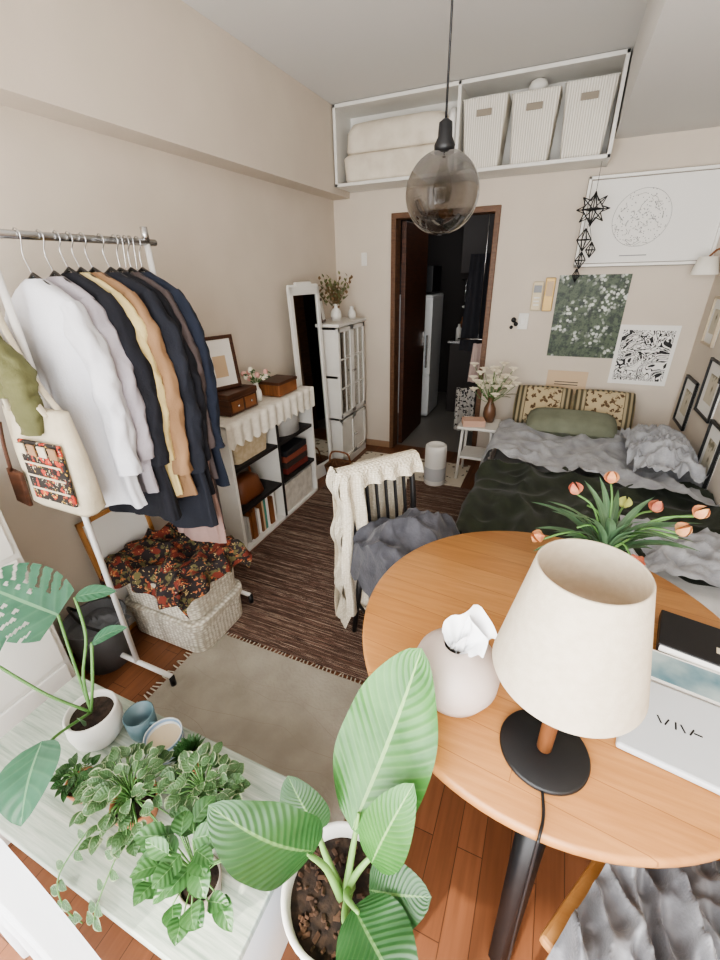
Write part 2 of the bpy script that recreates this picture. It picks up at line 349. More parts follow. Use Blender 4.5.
# ---------------- pendant
GL=glassm('smoked_glass',(.44,.42,.40,1))
b=B('pendant_lamp');px,py,pz=-.40,1.585,1.80;R_=.116
b.lathe([(R_*math.sin(a),R_*math.cos(a)) for a in [math.acos(.93)+ (pi-math.acos(.93)-.001)*i/24 for i in range(25)]],(px,py,pz),GL,40)
b.lathe([(.001,.0),(.030,0),(.032,.02),(.022,.04),(.020,.075),(.006,.085),(.001,.085)],(px,py,pz+R_*.90),BLACK,24)
b.tube([(px,py,pz+.18),(px,py,ZC-.02)],.0035,BLACK,8)
b.lathe([(.001,0),(.045,0),(.045,-.02),(.001,-.022)],(px,py,ZC),BLACK,24)
b.lathe([(.012,.12),(.013,.075),(.028,.035),(.031,.01),(.024,-.015),(.001,-.024)],(px,py,pz-.005),glassm('bulb_glass',(.8,.78,.72,1)),20)
b.tube([(px-.01,py,pz+.05),(px-.005,py,pz+.005),(px+.005,py,pz+.05),(px+.01,py,pz+.01)],.001,CHROME,5);b.done()
# ---------------- wall art
PAPER=mat('paper',C(236,234,229),.7);INK=mat('ink',C(60,60,60),.7);WFR=mat('white_frame',C(240,238,232),.4);GINK=mat('grey_ink',C(150,150,150),.8);LN=mat('frame_shadow_line',C(140,132,122),.8)
b=B('framed_globe_print');x0,x1,z0,z1=.05,.85,1.58,2.11;y=YB-.004
b.bx(x0,x1,y-.012,y,z0,z1,PAPER)
for q in ((x0,x1,z0,z0+.018),(x0,x1,z1-.018,z1),(x0,x0+.018,z0,z1),(x1-.018,x1,z0,z1)):b.bx(q[0],q[1],y-.034,y,q[2],q[3],WFR,.003)
for q in ((x0+.018,x1-.018,z0+.018,z0+.022),(x0+.018,x1-.018,z1-.022,z1-.018),(x0+.018,x0+.022,z0+.02,z1-.02),(x0-.004,x0,z0,z1),(x0,x1,z0-.004,z0),(x0,x1,z1,z1+.003)):b.bx(q[0],q[1],y-.02,y,q[2],q[3],LN)  # LN strips paint thin shadow lines inside and around the frame
cx,cz,r=.40,1.86,.165
for k in range(46):
    n=random.randint(2,4);pts=[];a=random.uniform(0,2*pi);rr=r*random.uniform(.1,.95)
    for i in range(n):
        pts.append((cx+rr*math.cos(a),y-.0135,cz+rr*math.sin(a)));a+=random.uniform(-.3,.3);rr=min(r*.97,max(.01,rr+random.uniform(-.03,.03)))
    b.tube(pts,.0011,GINK,4)
for i in range(150):
    rr=r*math.sqrt(random.random());a=random.uniform(0,6.28);b.box((cx+rr*math.cos(a),y-.0125,cz+rr*math.sin(a)),(.005,.002,.005),GINK,bev=0)
b.tube([(cx+r*math.cos(i*pi/20),y-.0135,cz+r*math.sin(i*pi/20)) for i in range(40)],.0010,GINK,4,closed=True)
b.bx(cx-.08,cx+.08,y-.0135,y-.012,1.64,1.646,GINK);b.done()
b=B('blossom_poster');b.bx(-.03,.43,YB-.006,YB-.001,.96,1.53,POSTER);b.done()
b=B('bw_art_print');b.bx(.43,.80,YB-.008,YB-.001,.78,1.20,PAPER);b.bx(.455,.775,YB-.0095,YB-.008,.81,1.165,printm());b.done()
KR=mat('kraft',C(208,184,154),.8)
b=B('kraft_card');b.bx(0.0,.29,YB-.005,YB-.001,.665,.85,KR);
for i in range(2):b.bx(.06,.23,YB-.0065,YB-.005,.76-.02*i,.766-.02*i,INK)
b.done()
b=B('intercom');b.box((-.165,YB-.016,1.39),(.075,.03,.2),mat('ivory',C(216,202,170),.5),bev=.008);b.box((-.165,YB-.032,1.44),(.055,.004,.05),mat('screen',C(90,90,88),.3),bev=.001)
for i in range(3):b.box((-.165,YB-.032,1.38-.025*i),(.04,.004,.01),WHITE,bev=.001)
b.done()
b=B('hanging_key_ornament');g=mat('brass',C(190,160,104),.45,metal=.3);b.box((-.085,YB-.012,1.40),(.07,.02,.23),g,bev=.006);b.box((-.085,YB-.024,1.44),(.045,.006,.1),KR,bev=.002);b.done()
b=B('light_switch');b.box((-.24,YB-.006,1.21),(.075,.01,.12),WHITE,bev=.004);b.box((-.24,YB-.013,1.21),(.03,.006,.05),PAPER,bev=.002);b.done()
b=B('black_wall_hook')
for i,(dx,dz) in enumerate(((0,0),(.02,-.03),(-.012,-.055))):b.sphere((-.31+dx,YB-.02,1.22+dz),.02-.003*i,BLACK,12)
b.done()
b=B('light_switch');b.box((-1.58,YB-.006,1.68),(.05,.01,.1),WHITE,bev=.004);b.done()
# himmeli
b=B('himmeli_mobile');hx,hy=.10,3.52
def octa(c,r,h,tr=.0035):
    top=(c[0],c[1],c[2]+h);bot=(c[0],c[1],c[2]-h);eq=[(c[0]+r*math.cos(a),c[1]+r*math.sin(a),c[2]) for a in [.3+i*pi/2 for i in range(4)]]
    for i in range(4):
        b.tube([top,eq[i]],tr,BLACK,5);b.tube([bot,eq[i]],tr,BLACK,5);b.tube([eq[i],eq[(i+1)%4]],tr,BLACK,5)
octa((hx,hy,1.91),.065,.085)
for i in range(8):
    a=i*pi/4;o=V((math.cos(a)*.06,0,math.sin(a)*.06))
    c=V((hx,hy,1.91));b.tube([c,c+o*1.6],.003,BLACK,5);p=V((math.cos(a+pi/8)*.05,.02,math.sin(a+pi/8)*.05));b.tube([c+o*1.6,c+p],.003,BLACK,5);p=V((math.cos(a-pi/8)*.05,-.02,math.sin(a-pi/8)*.05));b.tube([c+o*1.6,c+p],.003,BLACK,5)
octa((hx-.02,hy,1.74),.045,.065);octa((hx-.02,hy,1.62),.032,.05);octa((hx+.03,hy,1.68),.03,.045);octa((hx-.03,hy,1.53),.022,.04)
b.tube([(hx,hy,2.16),(hx,hy,1.98)],.0012,BLACK,4);b.tube([(hx-.01,hy,1.83),(hx-.03,hy,1.44)],.0012,BLACK,4);b.tube([(hx+.03,hy,1.72),(hx,hy,1.82)],.0012,BLACK,4);b.done()
BG=mat('botanical_art',C(206,198,180),.8,C(130,124,104),14,lo=.5,hi=.6)
def rframe(y0,y1,z0,z1,m=BLACK,art=PAPER,name='wall_picture_frame'):
    b=B(name);x=XR-.003;b.bx(x-.008,x,y0,y1,z0,z1,art);w=.014
    for q in ((y0,y1,z0,z0+w),(y0,y1,z1-w,z1),(y0,y0+w,z0,z1),(y1-w,y1,z0,z1)):b.bx(x-.02,x,q[0],q[1],q[2],q[3],m,.002)
    iy=(y1-y0)*.25;iz=(z1-z0)*.25;b.bx(x-.0095,x-.008,y0+iy,y1-iy,z0+iz,z1-iz,BG);b.done()
rframe(3.30,3.58,.58,.90);rframe(2.90,3.20,.76,1.08);rframe(2.62,2.86,.44,.80);rframe(3.28,3.5,1.12,1.40,mat('thin_wood_frame',C(190,175,150),.5));rframe(2.72,2.95,.98,1.32)
SHD=mat('shade_white',C(236,232,222),.7)
b=B('wall_sconce');b.lathe([(.075,0),(.05,.10),(.048,.10),(.073,0)],(.80,3.56,1.52),SHD,28);b.tube([(.89,3.56,1.62),(.84,3.56,1.66),(.80,3.56,1.62)],.006,WOODM,8,4);b.box((.892,3.56,1.6),(.014,.06,.1),WOODM);b.sphere((.80,3.56,1.57),.022,WHITE);b.done()
# ---------------- bed
SHEET=mat('bed_sheet',C(190,188,184),.9,C(174,172,168),10,.3,40)
GRNF=mat('dark_green_duvet',C(52,58,44),.95,C(36,41,32),10,.5,120,sheen=.15)
FUR=mat('grey_velvet',C(168,169,172),.8,C(140,141,145),12,.5,90,sheen=.3)
b=B('bed');b.bx(-.25,.87,1.68,3.66,.10,.24,WOODM,.01)
for x in (-.2,.8):
    for y in (1.75,3.6):b.bx(x,x+.05,y-.025,y+.025,0,.12,WOODD,.003)
b.loft([(.24,1.10,1.94),(.27,1.13,1.97),(.38,1.13,1.97),(.41,1.09,1.93)],SHEET,.08,True,True,True,cx=.31,cy=2.67);b.done()
def drape(name,x0,x1,y0,y1,zt,m,fall_l=0,amp=.025,fs=5,seed=0,nu=60,nv=60,skew=0):
    b=B(name)
    def fn(u,v):
        x=x0+(x1-x0)*u;y=y0+(y1-y0)*v
        L=fall_l;z=zt;xx=x;yy=y
        if L:
            tot=(x1-x0)+L;s=u*tot
            if s<L:xx=x0-.02-.02*math.sin(v*40+seed)*((L-s)/L);z=zt-(L-s)-.01
            else:xx=x0+s-L
        yy+=skew*(1-v)*(.4-xx)
        n=(ridg(xx*fs+seed,yy*fs*.7,seed)**2*amp+ridg(xx*fs*2.3,yy*fs*2,seed+4)*amp*.4)
        z+=n if z>zt-.03 else 0
        if z<zt-.03:xx+=-.5*n
        return (min(xx,XR-.012),yy+.04*nz(xx*4,seed+9)*(1 if v<.02 or v>.98 else 0),z)
    b.grid(fn,nu,nv,m);return b
b=drape('dark_green_duvet',-.27,.89,1.72,2.62,.43,GRNF,.22,.055,3.4,1,90,80);b.done()
b=drape('grey_velvet_blanket',-.26,.89,2.50,3.38,.465,FUR,.12,.055,4.2,5,90,80,.3);b.done()
b=B('ruffled_throw')
b.grid(lambda u,v:(.52+.34*u+.03*nz(v*5,u*3),2.55+.65*v+.04*nz(u*5,v*3,3),.515+.12*math.sin(pi*u)**.6*math.sin(pi*v)**.5+.06*ridg(u*4,v*7,2)+.02*ridg(u*11,v*15,3)),60,80,FUR);b.done()
b=B('white_fur_throw')
b.grid(lambda u,v:(.42+.46*u,1.66+.42*v,.49+.07*ridg(u*4,v*4,7)*math.sin(pi*(.1+.8*v))+.02*nz(u*14,v*14)),40,40,FUR);b.done()
STR=wavem('pillow_stripe',C(172,158,128),C(84,78,60),9,'X',.1)
GP=mat('pillow_green',C(126,130,112),.9,C(112,116,98),8,.3,60)
for nm,x in (('patterned_pillow',.0),('patterned_pillow',.42)):
    b=B(nm);b.T=TR(x,3.53,.60,0,1.0);b.pillow(.42,.34,.13,STR)
    for sg in (1,-1):b.grid(lambda u,v:((u-.5)*.25,(v-.5)*.27,sg*(.0655*((1-((u-.5)*1.1)**4)*(1-((v-.5)*1.5)**4))**.45+.0035)),8,8,PILF)
    b.done()
b=B('bolster_pillow');b.T=TR(.21,3.30,.56,0,.35);b.pillow(.60,.25,.13,GP);b.done()
# ---------------- side table
b=B('side_table')
b.box((-.44,3.36,.46),(.30,.30,.022),WHITE,bev=.006)
for sx in (-1,1):
    for sy in (-1,1):b.tube([(-.44+sx*.11,3.36+sy*.11,.45),(-.44+sx*.13,3.36+sy*.13,0)],.012,WHITE)
b.tube([(-.56,3.24,.2),(-.32,3.24,.2)],.008,WHITE);b.tube([(-.56,3.48,.2),(-.32,3.48,.2)],.008,WHITE);b.box((-.44,3.36,.21),(.24,.25,.012),WHITE);b.done()
b=B('table_book');b.box((-.48,3.29,.496),(.17,.12,.05),mat('pinkbook',C(206,170,150),.7),rot=(0,0,.3));b.done()
VASEM=glassm('clear_glass',(.86,.88,.86,1))
def vase(b,c,h,r,m):b.lathe([(.001,0),(r*.8,0),(r,h*.3),(r*.9,h*.55),(r*.45,h*.8),(r*.55,h)],c,m,20)
WFL=mat('white_petals',C(240,232,212),.8)
b=B('white_flower_bouquet');c=(-.38,3.42,.472);vase(b,c,.2,.05,mat('brown_vase',C(110,80,60),.3))
for i in range(36):
    a=random.uniform(0,2*pi);rr=random.uniform(.03,.20);z=random.uniform(.24,.44);p=(c[0]+rr*math.cos(a),c[1]+rr*math.sin(a)*.7,c[2]+z)
    b.tube([(c[0],c[1],c[2]+.15),((c[0]+p[0])/2,(c[1]+p[1])/2,c[2]+z*.7),p],.002,STEM,5,3)
    b.sphere(p,.012,WFL,8)
    for k in range(6):
        aa=k*1.047;b.leaf(p,(p[0]+.04*math.cos(aa),p[1]+.04*math.sin(aa),p[2]+.016),(0,-.3,1),.032,WFL,nu=2,nv=3)
    if i%2:b.leaf((c[0]+.5*(p[0]-c[0]),c[1]+.5*(p[1]-c[1]),c[2]+z*.7),(p[0]+.03,p[1],c[2]+z*.75),(0,0,1),.03,LF_OLD,nu=2,nv=4)
b.done()
b=B('air_purifier');c=(-.72,3.10,0)
b.lathe([(.001,0),(.082,0),(.086,.01),(.086,.3),(.082,.335),(.066,.345),(.06,.33),(.001,.33)],c,WHITE,36);b.lathe([(.0865,.05),(.0865,.16)],c,mat('grille_grey',C(190,190,190),.6),36);b.done()
# ---------------- rugs
b=B('striped_rug');b.box((-.85,2.10,.006),(1.38,1.94,.01),rugm(),bev=.002);b.done()
CR=mat('cream_rug_pile',C(172,165,152),.95,C(156,149,136),7,.7,70,detail=6)
b=B('cream_rug');b.box((-.84,.80,.006),(.94,.62,.011),CR,bev=.003)
TAS=mat('tassel',C(196,188,172),.9);LINE=mat('rug_line',C(152,144,130),.95)
for k in range(5):
    pts=[(-1.25+.85*j/8,.60+.1*k+.05*nz(j*.5,k*3.1)*2,.0110) for j in range(9)];b.tube(pts,.003,LINE,5,4,.2)
for i in range(48):
    x=-1.30+.93*i/47;b.tube([(x,1.11,.006),(x+random.uniform(-.01,.01),1.145,.003)],.003,TAS,4)
for i in range(30):
    y=.50+.6*i/29;b.tube([(-1.31,y,.006),(-1.345,y+random.uniform(-.01,.01),.003)],.003,TAS,4)
b.done()
b=B('door_mat');b.box((-1.0,3.31,.006),(1.0,.44,.01),DOOR_MAT,bev=.002);b.done()
# ---------------- cabinet
b=B('glass_door_cabinet');x0,x1,y0,y1,H=XL+.014,-1.55,3.10,3.62,1.20
b.bx(x0,x1-.02,y0,y0+.018,0,H,WHITE,.002);b.bx(x0,x1-.02,y1-.018,y1,0,H,WHITE,.002);b.bx(x0,x0+.01,y0,y1,0,H,WHITE)
for z in (.05,.44,.80,H-.02):b.bx(x0,x1-.02,y0,y1,z,z+.018,WHITE)
b.bx(x0-.0,x1+.015,y0-.015,y1+.015,H,H+.025,WHITE,.005)
b.bx(x1-.02,x1-.004,y0,y1,0,.06,WHITE)
ym=(y0+y1)/2
for (a,c) in ((y0,ym-.002),(ym+.002,y1)):
    for (za,zb,gl) in ((.07,.43,0),(.46,H-.01,1)):
        w=.032
        b.bx(x1-.02,x1,a,a+w,za,zb,WHITE,.002);b.bx(x1-.02,x1,c-w,c,za,zb,WHITE,.002);b.bx(x1-.02,x1,a,c,za,za+w,WHITE,.002);b.bx(x1-.02,x1,a,c,zb-w,zb,WHITE,.002)
        if gl:
            b.bx(x1-.012,x1-.008,a+w,c-w,za+w,zb-w,VASEM);b.bx(x1-.016,x1-.002,(a+c)/2-.005,(a+c)/2+.005,za,zb,WHITE)
            for zz in (.7,.94):b.bx(x1-.016,x1-.002,a,c,zz,zz+.01,WHITE)
        else:b.bx(x1-.014,x1-.008,a+w,c-w,za+w,zb-w,WHITE)
        b.sphere((x1+.012,(c-.015) if c<ym else a+.015,(za+zb)/2),.009,CHROME,10)
for i in range(9):
    b.lathe([(.001,0),(.03,0),(.036,.07),(.001,.07)],(-1.7,y0+.06+.05*i,.82 if i%2 else .462),random.choice([WHITE,KR,WOODM]),12)
b.done()
b=B('dried_flower_arrangement');c=(-1.68,3.34,1.225);vase(b,c,.13,.045,WHITE)
DRY=mat('dry_brown',C(124,100,72),.8)
for i in range(30):
    a=random.uniform(0,2*pi);rr=random.uniform(.02,.16);z=random.uniform(.16,.34);p=(max(c[0]+rr*math.cos(a),-1.82),c[1]+rr*math.sin(a),c[2]+z)
    b.tube([(c[0],c[1],c[2]+.1),p],.002,DRY,4)
    for k in range(5):
        q=V(c)+(V(p)-V(c))*(.55+.12*k);e=q+V((random.uniform(-.035,.035),random.uniform(-.035,.035),.03));e.x=max(e.x,-1.84);b.leaf(q,e,(0,.3,1),.022,random.choice([LF_OLD,DRY,LF_OLD]),nu=2,nv=3)
b.done()
b=B('small_white_pitcher');vase(b,(-1.62,3.52,1.225),.1,.035,WHITE);b.done()
b=B('table_photo_frame');b.T=TR(-1.72,3.19,1.226,.3)@Matrix.Rotation(-.15,4,'Y');b.box((0,0,.09),(.014,.14,.18),WOODD,bev=.003);b.box((.008,0,.09),(.003,.10,.14),PAPER,bev=0);b.done()
# mirror
MIR=mat('mirror_glass',C(190,192,192),.03,metal=1)
b=B('standing_mirror');b.T=TR(-1.665,2.87,.0,-.17)@Matrix.Rotation(-.03,4,'Y')
W_,H_=.33,1.50
b.box((0,0,H_/2),(.018,W_,H_),WHITE,bev=.006);b.bx(.0095,.0105,-W_/2+.03,W_/2-.03,.12,H_-.05,MIR)
for (ya,yb,za,zb) in ((-W_/2,-W_/2+.035,0,H_),(W_/2-.035,W_/2,0,H_),(-W_/2,W_/2,H_-.055,H_),(-W_/2,W_/2,0,.12)):b.bx(.008,.022,ya,yb,za,zb,WHITE,.006)
b.box((.004,0,H_),(.02,W_,.03),WHITE,bev=.008);b.box((.004,0,H_+.016),(.02,W_*.55,.03),WHITE,bev=.01)
b.done()
b=B('wicker_slipper_basket');b.T=TR(-1.50,2.93,0);b.loft([(0,.2,.16),(.12,.24,.2),(.12,.22,.18),(.06,.2,.16)],weavem('wicker_dark',C(150,108,74),C(86,58,38),80),.05,True,True);b.tube([(-.1,0,.12),(-.07,0,.22),(.07,0,.22),(.1,0,.12)],.008,WOODM,8,4);b.done()
# ---------------- cube shelf
b=B('cube_shelf_unit');x0,x1,y0,y1,H=XL+.014,-1.56,1.70,2.64,.84;t=.022
b.bx(x0,x1,y0,y1,0,t,WHITE,.002);b.bx(x0,x1,y0,y1,H-t,H,WHITE,.002)
ys=[y0,(y0+y1)/2-t/2,y1-t]
for q in ys:b.bx(x0,x1,q,q+t,0,H,WHITE,.002)
DB=mat('black_board',C(36,32,32),.6)
for k in (1,2):
    z=H*k/3;b.bx(x0,x1-.004,y0+t,y1-t,z-.011,z+.011,DB)
b.bx(x0,x0+.006,y0,y1,0,H,mat('shelf_back',C(110,102,94),.8))
for q in ys[1:2]:b.bx(x1-.002,x1+.001,q-.001,q+t+.001,t,H-t,DB)
b.done()
LACE=mat('lace_runner',C(234,228,216),.9,C(218,211,198),30,.4,120)
b=B('lace_table_runner')
def lf(u,v):
    y=y0-.01+(y1-y0+.02)*u;s=v*.42
    if s<.27:return (x0+s,y,H+.004+.002*nz(u*20,v*9))
    d=s-.27;return (x1+.012+.006*math.sin(u*70),y,H+.004-d*(.8+.18*abs(math.sin(u*40))))
b.grid(lf,90,14,LACE);b.done()
b=B('wicker_storage_basket');b.T=TR(-1.69,1.94,H*2/3+.012);b.loft([(0,.2,.3),(.15,.23,.34),(.15,.21,.32),(.08,.2,.3)],mat('tan_linen',C(206,190,162),.9,C(186,168,138),30),.03,True,True);b.done()
b=B('round_fabric_box');b.T=TR(-1.69,2.41,H*2/3+.012)@Matrix.Scale(.85,4,V((1,0,0)));b.lathe([(.001,0),(.14,0),(.14,.15),(.13,.17),(.001,.17)],(0,0,0),SHEET,24);b.done()
b=B('handbag');BR=mat('brown_leather',C(112,66,40),.45);b.T=TR(-1.67,1.9,H/3+.012);b.loft([(0,.14,.22),(.02,.16,.24),(.13,.12,.2),(.15,.06,.14)],BR,.04,True,True,True);b.tube([(0,-.08,.12),(0,-.06,.2),(0,.06,.2),(0,.08,.12)],.008,BR,8,5);b.done()
b=B('red_box_stack')
for i in range(4):b.box((-1.68,2.41,H/3+.012+.025+.045*i),(.2,.28,.042),mat('rb%d'%i,[C(110,46,40),C(60,50,46),C(130,70,54),C(40,40,44)][i],.6),rot=(0,0,random.uniform(-.05,.05)),bev=.003)
b.done()
b=B('row_of_books')
yy=y0+t+.015
while yy<y0+.40:
    w=random.uniform(.012,.028);h=random.uniform(.17,.24);b.bx(-1.79,-1.585-random.uniform(0,.02),yy,yy+w-.001,t+.001,t+h,random.choice([PAPER,KR,mat('bk',C(random.randint(60,210),random.randint(60,190),random.randint(60,170)),.7),SHEET,WOODM,PAPER]),.001);yy+=w
b.done()
b=B('storage_bin');b.T=TR(-1.69,2.40,t);b.loft([(0,.22,.38),(.22,.23,.40),(.22,.21,.38)],mat('bin_white',C(214,208,198),.8,C(190,184,174),20),.02,True,True);b.done()
b=B('wooden_chest');b.bx(-1.80,-1.63,1.84,2.10,H+.01,H+.115,WOODD,.004);b.bx(-1.805,-1.625,1.835,2.105,H+.1,H+.135,WOODD,.006)
for i in range(2):b.bx(-1.63,-1.626,1.86+.12*i,1.96+.12*i,H+.025,H+.09,WOODM);b.sphere((-1.62,1.91+.12*i,H+.06),.008,CHROME,8)
b.done()
b=B('wooden_music_box');b.bx(-1.76,-1.60,2.30,2.52,H+.01,H+.09,WOODM,.004);b.bx(-1.765,-1.595,2.295,2.525,H+.085,H+.105,WOODD,.004);b.done()
b=B('shelf_picture_frame');b.T=TR(-1.74,1.95,H+.137,-.35)@Matrix.Rotation(-.12,4,'Y');b.box((0,0,.15),(.01,.2,.28),PAPER,bev=.001)
for q in (-.1,.1):b.box((.004,q,.15),(.018,.02,.3),WOODD,bev=.003)
for z in (.01,.29):b.box((.004,0,z),(.018,.2,.02),WOODD,bev=.003)
b.box((.007,0,.13),(.004,.08,.12),KR,bev=0);b.done()
b=B('pink_flower_vase');c=(-1.70,2.19,H+.008);vase(b,c,.12,.035,WHITE)
PF=mat('pink_petals',C(222,170,160),.8)
for i in range(16):
    a=random.uniform(0,2*pi);rr=random.uniform(.02,.08);p=(c[0]+rr*math.cos(a),c[1]+rr*math.sin(a),c[2]+random.uniform(.14,.22))
    b.tube([(c[0],c[1],c[2]+.1),p],.002,STEM,4);b.sphere(p,.016,random.choice([PF,WFL]),8);b.leaf(p,(p[0]+.04,p[1]+random.uniform(-.03,.03),p[2]-.01),(0,0,1),.025,LF_GRN,nu=2,nv=3)
b.done()
b=B('small_glass_jar');b.lathe([(.001,0),(.03,0),(.03,.05),(.001,.05)],(-1.66,2.59,H+.008),WHITE,14);b.done()
# ---------------- clothes rack
RK=mat('rack_white',C(224,222,218),.4)
b=B('clothes_rack');rx,yb,rz=-1.46,1.345,1.70
b.tube([(rx,.48,rz),(rx,yb+.04,rz)],.012,CHROME,12)
for y in (.80,yb):
    b.tube([(rx,y,.06),(rx,y,rz)],.011,RK,10);b.tube([(rx-.2,y,.06),(rx+.20,y,.06)],.011,RK,10)
    for x in (rx-.2,rx+.20):b.tube([(x,y,0.0),(x,y,.06)],.012,BLACK,8)
b.tube([(rx,yb,rz),(rx,yb,rz+.05)],.013,CHROME,10);b.done()
HB=mat('hanger_black',C(30,28,28),.4)
def garment(name,y,m,bot,hw=.19,th=.035,sleeve=.5,trim=None,top=1.60,ph=0,cx=rx+.02,sr=1):
    b=B(name)
    pr=[(0,.035,.018),(.012,.055,.03),(.03,.10,.034),(.06,.155,.036),(.10,.185,.04),(.2,.185,.044)]
    Lg=top-bot
    for k in range(1,19):pr.append((.2+(Lg-.2)*k/18,.185+.05*k/18,.044+.008*k/18))
    n=len(pr)-1
    def fn(u,v):
        d,w,t=pr[round(v*n)];a=u*2*pi;w*=hw/.19;t*=th/.035
        ca,sa=math.cos(a),math.sin(a)
        f=min(d*2,1)
        fo=1+f*.45*math.sin(a*5+ph+d*1.5)+f*.3*nz(a*3,d*3,ph)
        x=cx+w*(abs(ca)**.8)*(1 if ca>0 else -1)+f*.02*nz(a*2,d*3,ph)
        return (x,y+t*sa*fo+.018*f*nz(ca*2,d*4,ph),top-d-.012*f*nz(ca*3,ph))
    b.grid(fn,72,n,m,cu=True)
    if sleeve:
        for sg in (1,-1):
            xs=cx+sg*hw*.86
            def sf(u,v):
                a=u*2*pi
                R=(.03+.024*min(v*6,1))*(1-.25*v)*sr
                X=xs-sg*.03+sg*(.085*min(v*2.2,1)**.7)+.016*nz(v*3,ph*3);Z=top-.07-sleeve*v
                R*=1+.30*nz(a*1.2,v*7,ph)+.16*nz(a*3+v*6,v*16,ph+5)
                return (X+R*math.cos(a),y-.008-.012*v+R*.75*math.sin(a)+.01*nz(v*4,ph,2),Z+(.012*math.cos(a) if v<.1 else 0))
            b.grid(sf,22,48,m,cu=True)
    b.tube([(cx-.16*hw/.19,y,top-.07),(cx,y,top+.012),(cx+.16*hw/.19,y,top-.07)],.006,HB,6)
    hk=[(cx,y,top),(rx,y,top+.06),(rx+.016,y,rz-.012),(rx+.017,y,rz+.006),(rx,y,rz+.017),(rx-.016,y,rz+.004)]
    b.tube(hk,.002,CHROME,6,4);b.done()
def fab(n,c,k=.8):
    c2=(c[0]*k,c[1]*k,c[2]*k,1);return mat(n,c,.92,c2,7,.35,160)
NAVY=fab('navy_wool',C(34,37,47));NAVY2=fab('navy_wool_dark',C(27,28,36));CAM=fab('camel_wool',C(154,122,92));WSH=fab('white_cotton',C(208,208,213),.92);LAV=fab('grey_lavender',C(170,164,171),.9)
OLV=fab('olive_cotton',C(102,102,68));YEL=fab('cream_yellow',C(214,196,144),.9);TAU=fab('taupe',C(90,80,80));DEN=fab('denim_navy',C(36,43,59));PNK=fab('dusty_rose_trouser',C(158,132,125),.85)
garment('white_shirt_on_hanger',.885,WSH,.86,.175,.036,.52,ph=1.3,top=1.585)
garment('grey_blouse_on_hanger',.95,LAV,.88,.17,.026,.5,ph=2.2,top=1.59)
garment('navy_coat_on_hanger',1.0,NAVY2,.74,.18,.028,.55,ph=3.4)
garment('cream_trim_jacket_on_hanger',1.04,YEL,.82,.174,.02,.55,ph=4.1)
garment('camel_coat_on_hanger',1.085,CAM,.80,.187,.028,.62,ph=5.3,sr=1.08)
garment('navy_wool_coat_on_hanger',1.15,NAVY,.62,.195,.036,.64,ph=6.1,sr=1.15)
garment('black_coat_on_hanger',1.205,NAVY2,.74,.188,.03,.62,ph=6.7,cx=rx,sr=1.1)
garment('taupe_jacket_on_hanger',1.25,TAU,.80,.18,.024,.58,ph=7.5,cx=rx)
garment('denim_jacket_on_hanger',1.30,DEN,.74,.185,.028,.6,ph=8.2,cx=rx)
garment('rose_trousers_on_hanger',1.225,PNK,.48,.11,.022,0,ph=2.2,top=1.45,cx=rx+.09)
garment('dark_trousers_on_hanger',1.27,TAU,.50,.10,.02,0,ph=4.2,top=1.45,cx=rx+.06)
garment('olive_jacket_on_hanger',.73,OLV,1.27,.12,.03,.26,ph=9.4,top=1.50,cx=rx-.08)
# tote
CAN=mat('canvas',C(208,198,176),.9,C(194,183,160),14,.4,120)
b=B('tote_bag');b.T=TR(-1.40,.735,.895,-.15+math.radians(8))
b.loft([(0,.26,.06),(.02,.30,.08),(.2,.31,.06),(.34,.29,.035)],CAN,.03,True,True,True)
b.box((.03,-.044,.15),(.20,.01,.20),GREEND,rot=(-.05,0,0),bev=.004)
for i in range(4):b.box((-.045+.05*i,-.051,.225),(.035,.006,.035),CAM if i%2 else CAN,bev=.002)
for i in range(3):b.box((.03,-.052,.18-.045*i),(.18,.004,.006),CAN,bev=.001)
for yy in (-.02,.02):b.tube([(-.09,yy,.33),(-.09,yy,.44),(-.08,yy,.58),(-.06,yy,.80),(-.04,yy,.58),(.02,yy,.42),(.09,yy,.33)],.010,CAN,8,5,.3)
b.box((-.15,-.05,.07),(.07,.014,.13),WOODD,rot=(0,.15,0),bev=.005);b.tube([(-.15,-.055,.13),(-.13,-.055,.22),(-.11,-.05,.3)],.006,WOODD,6,3);b.done()
# baskets
b=B('white_woven_basket');bxc,byc=-1.475,1.13
for z,s in ((0.0,1),(.19,.97)):
    b.loft([(z,.42*s,.30*s),(z+.01,.46*s,.33*s),(z+.15,.47*s,.34*s),(z+.155,.49*s,.355*s),(z+.185,.49*s,.355*s),(z+.188,.46*s,.33*s)],WEAVEW,.07,True,True,False,6,bxc,byc)
b.done()
b=B('floral_cloth')
def fl(u,v):
    x=-.28+.56*u;y=-.215+.43*v;hx_,hy_=.245,.18
    dx=max(abs(x)-hx_,0);dy=max(abs(y)-hy_,0)
    drop=(dx**1.0+dy**1.0)*2.4
    X=math.copysign(min(abs(x),hx_+.01+.25*dx),x);Y=math.copysign(min(abs(y),hy_+.01+.25*dy),y)
    w=.02*math.sin(x*45)*(dy>0)+.02*math.sin(y*45)*(dx>0)
    return (bxc+X+(w if dx>0 else 0),byc+Y+(w if dy>0 else 0),.40-drop+.045*ridg(x*6,y*7,3)+.015*nz(x*20,y*20))
b.grid(fl,60,50,FLORAL);b.done()
b=B('leaning_picture_frame');b.T=TR(-1.72,1.10,0)@Matrix.Rotation(-.12,4,'Y')
b.box((0,0,.31),(.008,.32,.60),PAPER,bev=.001)
for yy in (-.16,.16):b.box((.004,yy,.31),(.018,.02,.62),WOODP,bev=.003)
for z in (.01,.61):b.box((.004,0,z),(.018,.34,.02),WOODP,bev=.003)
b.done()
